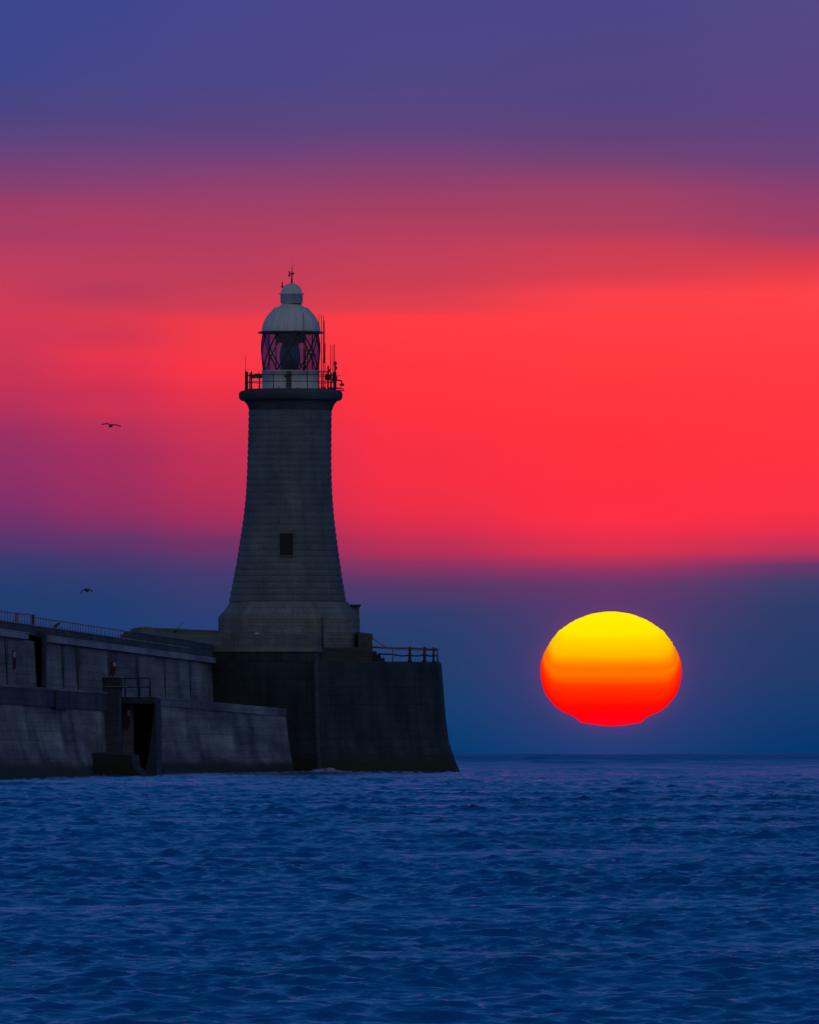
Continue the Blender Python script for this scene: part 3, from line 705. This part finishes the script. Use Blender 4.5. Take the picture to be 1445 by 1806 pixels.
# quay, landward stretch
Q1 = Line((0, 815.0), (178, 915.0))
QY = empty('quay', (Q1.pt(90).x, Q1.pt(90).y, 0), 'low battered stone quay wall along the foot of the pier, left of the stair recess', 'quay')
xs1 = list(np.linspace(-95, 180, 16))
mb = MB(); bt = lambda p: float(np.interp(p, [120, 174], [1.0, 0.12]))
sweep(mb, Q1, xs1, lambda p: [(1.7*bt(p),-2.5),(0.95*bt(p),0.2),(0.52*bt(p),1.8),(0.25*bt(p),3.2),(0.14*bt(p),4.05),(-3.0,4.05),(-3.0,-2.5)]); mb.build('wall', M['quay'], QY)
mb = MB(); sweep(mb, Q1, xs1, lambda p: [(0.28,4.04-0.0004*p),(0.28,4.98),(0.12,5.0),(-3.0,5.0),(-3.0,4.04-0.0004*p)]); mb.build('fascia', M['parapet'], QY)
mb = MB(); sweep(mb, Q1, xs1, [(0.32,4.95),(0.32,5.06),(-3.0,5.06),(-3.0,4.95)]); mb.build('coping', M['pier'], QY)
for a, b in ((86, 112),):
    mb = MB(); sweep(mb, Q1, [a, b], [(0.42,3.9),(0.42,4.93),(0.2,4.93),(0.2,3.9)]); mb.build('fender_block', M['recess'], QY)
# quay, seaward stretch
Q2 = Line((274, 972.0), (503, 1063.0))
Q2O = empty('quay', (Q2.pt(400).x, Q2.pt(400).y, 0), 'battered stone quay wall between the stair recess and the dark pier head', 'quay')
zt = lambda p: 5.0+(4.50-5.0)*(p-274)/(503-274)
xs2 = list(np.linspace(272.5, 503, 16))
mb = MB(); sweep(mb, Q2, xs2, lambda p: [(1.7,-2.5),(0.62,0.2),(0.34,1.6),(0.14,3.2),(0.0,zt(p)-0.5),(-6.0,zt(p)-0.5),(-6.0,-2.5)]); mb.build('wall', M['quay'], Q2O)
mb = MB(); sweep(mb, Q2, xs2, lambda p: [(0.10,zt(p)-0.55),(0.10,zt(p)-0.04),(0.06,zt(p)),(-6.0,zt(p)),(-6.0,zt(p)-0.55)]); mb.build('coping', M['pier'], Q2O)
# stair recess with buttress
YB = 925.0
ST = empty('stair_recess', (xy(215,1300,YB).x, YB, 0), 'dark boat stair recess with square buttress in the quay wall', 'landing stair')
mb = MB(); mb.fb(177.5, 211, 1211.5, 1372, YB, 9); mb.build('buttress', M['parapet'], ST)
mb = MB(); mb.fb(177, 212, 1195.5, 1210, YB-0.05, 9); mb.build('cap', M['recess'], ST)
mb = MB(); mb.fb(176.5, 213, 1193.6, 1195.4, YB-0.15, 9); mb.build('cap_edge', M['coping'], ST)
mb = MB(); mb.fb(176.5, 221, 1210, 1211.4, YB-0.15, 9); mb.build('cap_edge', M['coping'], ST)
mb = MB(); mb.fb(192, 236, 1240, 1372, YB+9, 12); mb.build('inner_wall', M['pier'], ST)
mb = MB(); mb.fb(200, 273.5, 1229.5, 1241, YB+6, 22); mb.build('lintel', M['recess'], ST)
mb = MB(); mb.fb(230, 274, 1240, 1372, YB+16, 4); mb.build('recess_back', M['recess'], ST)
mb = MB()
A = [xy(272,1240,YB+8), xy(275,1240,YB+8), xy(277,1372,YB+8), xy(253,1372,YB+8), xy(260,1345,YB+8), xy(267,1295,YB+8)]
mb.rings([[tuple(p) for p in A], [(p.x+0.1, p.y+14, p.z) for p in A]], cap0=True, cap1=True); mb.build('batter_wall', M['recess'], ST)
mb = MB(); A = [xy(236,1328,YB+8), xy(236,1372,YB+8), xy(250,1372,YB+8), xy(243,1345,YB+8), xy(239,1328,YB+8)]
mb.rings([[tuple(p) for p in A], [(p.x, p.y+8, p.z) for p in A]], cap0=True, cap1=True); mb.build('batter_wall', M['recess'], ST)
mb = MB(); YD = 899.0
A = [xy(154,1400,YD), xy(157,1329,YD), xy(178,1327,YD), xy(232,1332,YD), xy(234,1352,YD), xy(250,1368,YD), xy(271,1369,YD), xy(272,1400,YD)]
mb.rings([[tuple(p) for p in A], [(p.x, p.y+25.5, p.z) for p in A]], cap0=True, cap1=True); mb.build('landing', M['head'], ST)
# little railing on top of the recess
r0 = xy(240, 1228, YB+6)
TR = empty('stair_railing', tuple(r0), 'small black iron railing on top of the stair recess', 'railing')
for px_ in (221, 246, 265):
    mb = MB(); mb.tube([xy(px_,1229,YB+6.3), xy(px_,1196,YB+6.3)], 0.06, 6); mb.build('post', M['iron'], TR)
for y in (1196.5, 1212):
    mb = MB(); mb.tube([xy(214,y,YB+6.3), xy(266,y,YB+6.3)], 0.045, 6); mb.build('rail', M['iron'], TR)
# lifebuoy cabinets
def buoy(px_, yt, yb_, Y, label):
    c = xy(px_, yb_, Y); h = (yb_-yt)*Y/F
    t0 = empty('lifebuoy_cabinet', tuple(c), label, 'lifebuoy cabinet', 'red lifebuoy cabinets along the pier')
    mb = MB(); mb.box(c.x-0.05, c.x+0.05, Y+0.05, Y+0.15, c.z-0.02, c.z+h); mb.build('post', M['iron'], t0)
    mb = MB(); prof = [(-0.17,0.10*h),(0.17,0.10*h),(0.20,0.72*h),(0.12,0.94*h),(0.0,1.0*h),(-0.12,0.94*h),(-0.20,0.72*h)]
    mb.rings([[(c.x+a, Y-0.2, c.z+b) for a, b in prof], [(c.x+a, Y+0.05, c.z+b) for a, b in prof]], cap0=True, cap1=True); mb.build('cabinet', M['red'], t0)
    mb = MB(); mb.box(c.x+0.02, c.x+0.19, Y-0.23, Y-0.202, c.z+0.66*h, c.z+0.92*h); mb.build('sign_plate', M['sign'], t0)
buoy(22.5, 1147, 1184, U.Y(24)-2.0, 'red lifebuoy cabinet with white plate on the pier wall left of the dark doorway')
buoy(199, 1166, 1193.5, YB+1.0, 'dark red lifebuoy cabinet standing on top of the buttress')
buoy(224.5, 1250, 1286, YB+8.6, 'red lifebuoy cabinet with white plate inside the stair recess')

# railings on top of the pier
def top_rail(p0, p1, zt0, zt1, step, label, posts):
    c = U.pt((p0+p1)/2); t0 = empty('pier_railing', (c.x-0.3, c.y, 8.585), label, 'railing')
    off = -0.35
    def W_(p, z): q = U.pt(p); return Vector((q.x+U.n.x*off, q.y+U.n.y*off, z))
    zz = lambda p: zt0+(zt1-zt0)*(p-p0)/(p1-p0)
    mb = MB(); mb.tube([W_(p, zz(p)+0.012*math.sin(p*0.35)) for p in np.linspace(p0, p1, 40)], 0.030, 6); mb.build('rail', M['rust'], t0)
    mb = MB(); mb.tube([W_(p, 8.64) for p in np.linspace(p0, p1, 20)], 0.022, 6); mb.build('rail', M['iron'], t0)
    first = None; o0 = Vector(t0.location)
    p = p0+step*0.5
    while p < p1:
        a = W_(p, 8.59); h = zz(p)-8.59
        if first is None:
            mb = MB(); mb.tube([o0, o0+Vector((0, 0, 1))], 0.020, 5); first = mb.build('baluster', M['rust'], t0); o = first
        else:
            o = first.copy(); C.objects.link(o); o.parent = t0
        o.location = a-o0; o.scale = (1, 1, h)
        p += step*random.uniform(0.93, 1.07)
    for p, z in posts:
        mb = MB(); a = W_(p, 8.585); mb.box(a.x-0.09, a.x+0.09, a.y-0.09, a.y+0.09, 8.586, z); mb.build('post', M['iron'], t0)
    return t0
R1 = top_rail(-24, 68, 9.07, 9.20, 5.2, 'rusty baluster railing on the pier top left of the square post', [(69.0, 9.24)])
mb = MB(); q = U.pt(40); mb.box(q.x-0.35-0.10, q.x-0.35+0.10, q.y-0.05, q.y+0.05, 8.6, 9.16); mb.build('infill_plate', M['coping'], R1)
R2 = top_rail(71, 229, 9.08, 9.10, 4.7, 'long thin rusty baluster railing between the square post and the high parapet', [])

# ------------------------------------------------------------------ gulls
def wing(mb, pts, chord, th=0.02):
    R = []
    n = len(pts)
    for i, p in enumerate(pts):
        c = chord[i]; p = Vector(p)
        R.append([(p.x, p.y-c*0.45, p.z), (p.x, p.y-c*0.15, p.z+th), (p.x, p.y+c*0.25, p.z+th*0.6), (p.x, p.y+c*0.55, p.z-0.004), (p.x, p.y+c*0.1, p.z-th*0.7)])
    mb.rings(R, smooth=True, cap0=True, cap1=True)
def gull(px_, py_, Y, wl, wr, label, name='gull', sc=1.0, tilt=0.0):
    c = xy(px_, py_, Y); mb = MB()
    # body along the line of flight (towards camera, slightly turned)
    prof = [(-0.30,0.01),(-0.27,0.030),(-0.24,0.05),(-0.18,0.055),(-0.12,0.085),(0.0,0.105),(0.10,0.09),(0.2,0.05),(0.30,0.03),(0.36,0.012)]
    dx_, dy_ = math.sin(0.45), -math.cos(0.45)
    R = []
    for a, r in prof:
        ctr = Vector((c.x-a*dx_*sc, c.y-a*dy_*sc, c.z-0.015-tilt*a*sc))
        e1 = Vector((dy_, -dx_, 0))
        R.append([tuple(ctr+e1*(r*sc*1.1*math.cos(2*math.pi*k/12))+Vector((0, 0, r*sc*math.sin(2*math.pi*k/12)))) for k in range(12)])
    mb.rings(R, smooth=True, cap0=True, cap1=True)
    wing(mb, [(c.x+x*sc, c.y+y*sc, c.z+z*sc) for x, y, z in wl], [0.20*sc, 0.20*sc, 0.17*sc, 0.12*sc, 0.03*sc], 0.045*sc)
    wing(mb, [(c.x+x*sc, c.y+y*sc, c.z+z*sc) for x, y, z in wr], [0.20*sc, 0.20*sc, 0.17*sc, 0.12*sc, 0.03*sc], 0.045*sc)
    o = mb.build(name, M['bird']); tag(o, label, 'bird'); return o
gull(195.5, 750.5, 1025, [(-0.04,0,0.03),(-0.14,0,0.10),(-0.24,0,0.125),(-0.42,0.04,0.10),(-0.62,0.1,0.075)], [(0.04,0,0.03),(0.12,0,0.06),(0.26,0,0.055),(0.46,0.04,0.02),(0.68,0.1,-0.055)], 'dark gull gliding with spread wings left of the lighthouse tower', tilt=0.2)
gull(153.5, 1040.5, 1010, [(-0.03,0,0.02),(-0.12,0,0.02),(-0.22,0,-0.02),(-0.32,0.02,-0.11),(-0.40,0.05,-0.23)], [(0.03,0,0.02),(0.12,0,0.02),(0.21,0,0.0),(0.29,0.02,-0.06),(0.35,0.05,-0.15)], 'small dark gull with down-curved wings flying low above the pier', sc=1.15)
def perched():
    q = U.pt(103); base = Vector((q.x-0.1, q.y-1.0, 8.59)); mb = MB()
    prof = [(-0.22,-0.06,0.008),(-0.15,-0.02,0.03),(-0.06,0.03,0.075),(0.02,0.07,0.095),(0.09,0.12,0.075),(0.12,0.16,0.052),(0.155,0.18,0.050),(0.19,0.175,0.03),(0.23,0.165,0.008)]
    R = []
    for i, (a, z, r) in enumerate(prof):
        R.append([(base.x+1.2*a, base.y+1.25*r*math.cos(2*math.pi*k/12), base.z+0.09+1.2*z+1.25*r*math.sin(2*math.pi*k/12)) for k in range(12)])
    mb.rings(R, smooth=True, cap0=True, cap1=True)
    for s_ in (-0.03, 0.03):
        mb.tube([(base.x+0.02, base.y+s_, base.z), (base.x+0.01, base.y+s_, base.z+0.14)], 0.010, 6); mb.tube([(base.x-0.01, base.y+s_, base.z+0.008), (base.x+0.05, base.y+s_, base.z+0.008)], 0.010, 6)
    tag(mb.build('gull', M['bird']), 'dark bird perched on the pier ledge in front of the thin railing', 'bird')
perched()
# foam washing at the foot of the wall
def foam():
    mb = MB(); rr = random.Random(3)
    for k in range(60):
        px_ = rr.gauss(570, 24); 
        if px_ < 500 or px_ > 640: continue
        Y = 1064-abs(px_-575)*0.05-rr.uniform(0, 4); q = xy(px_, 1360, Y); big = math.exp(-((px_-578)/26)**2)
        mb.ball((q.x, Y, 0.02), 0.09+0.19*big*rr.random(), 10, sx=rr.uniform(1.2, 2.6), sy=1.2, sz=rr.uniform(0.6, 1.4))
    for k in range(80):
        px_ = rr.uniform(275, 800); Y = 1060 if px_ > 520 else Q2.Y(min(px_, 500))-1.5
        q = xy(px_, 1362, Y); mb.ball((q.x+ (0.9 if px_ < 520 else 0), Y-2.5, 0.0), rr.uniform(0.06, 0.17), 8, sx=rr.uniform(1.5, 3.5), sy=1, sz=0.7)
    for k in range(34):
        px_ = rr.uniform(-20, 150); q = Q1.pt(px_)
        mb.ball((q.x+1.35, q.y-1.0, 0.0), rr.uniform(0.05, 0.11), 8, sx=rr.uniform(1.5, 3), sy=1, sz=0.7)
    m, N = new_mat('sea_foam'); p = finish(N, (0.34, 0.33, 0.46, 1), 0.8)
    tag(mb.build('foam', m), 'broken pale foam washing against the foot of the pier head', 'foam', kind='stuff')
foam()
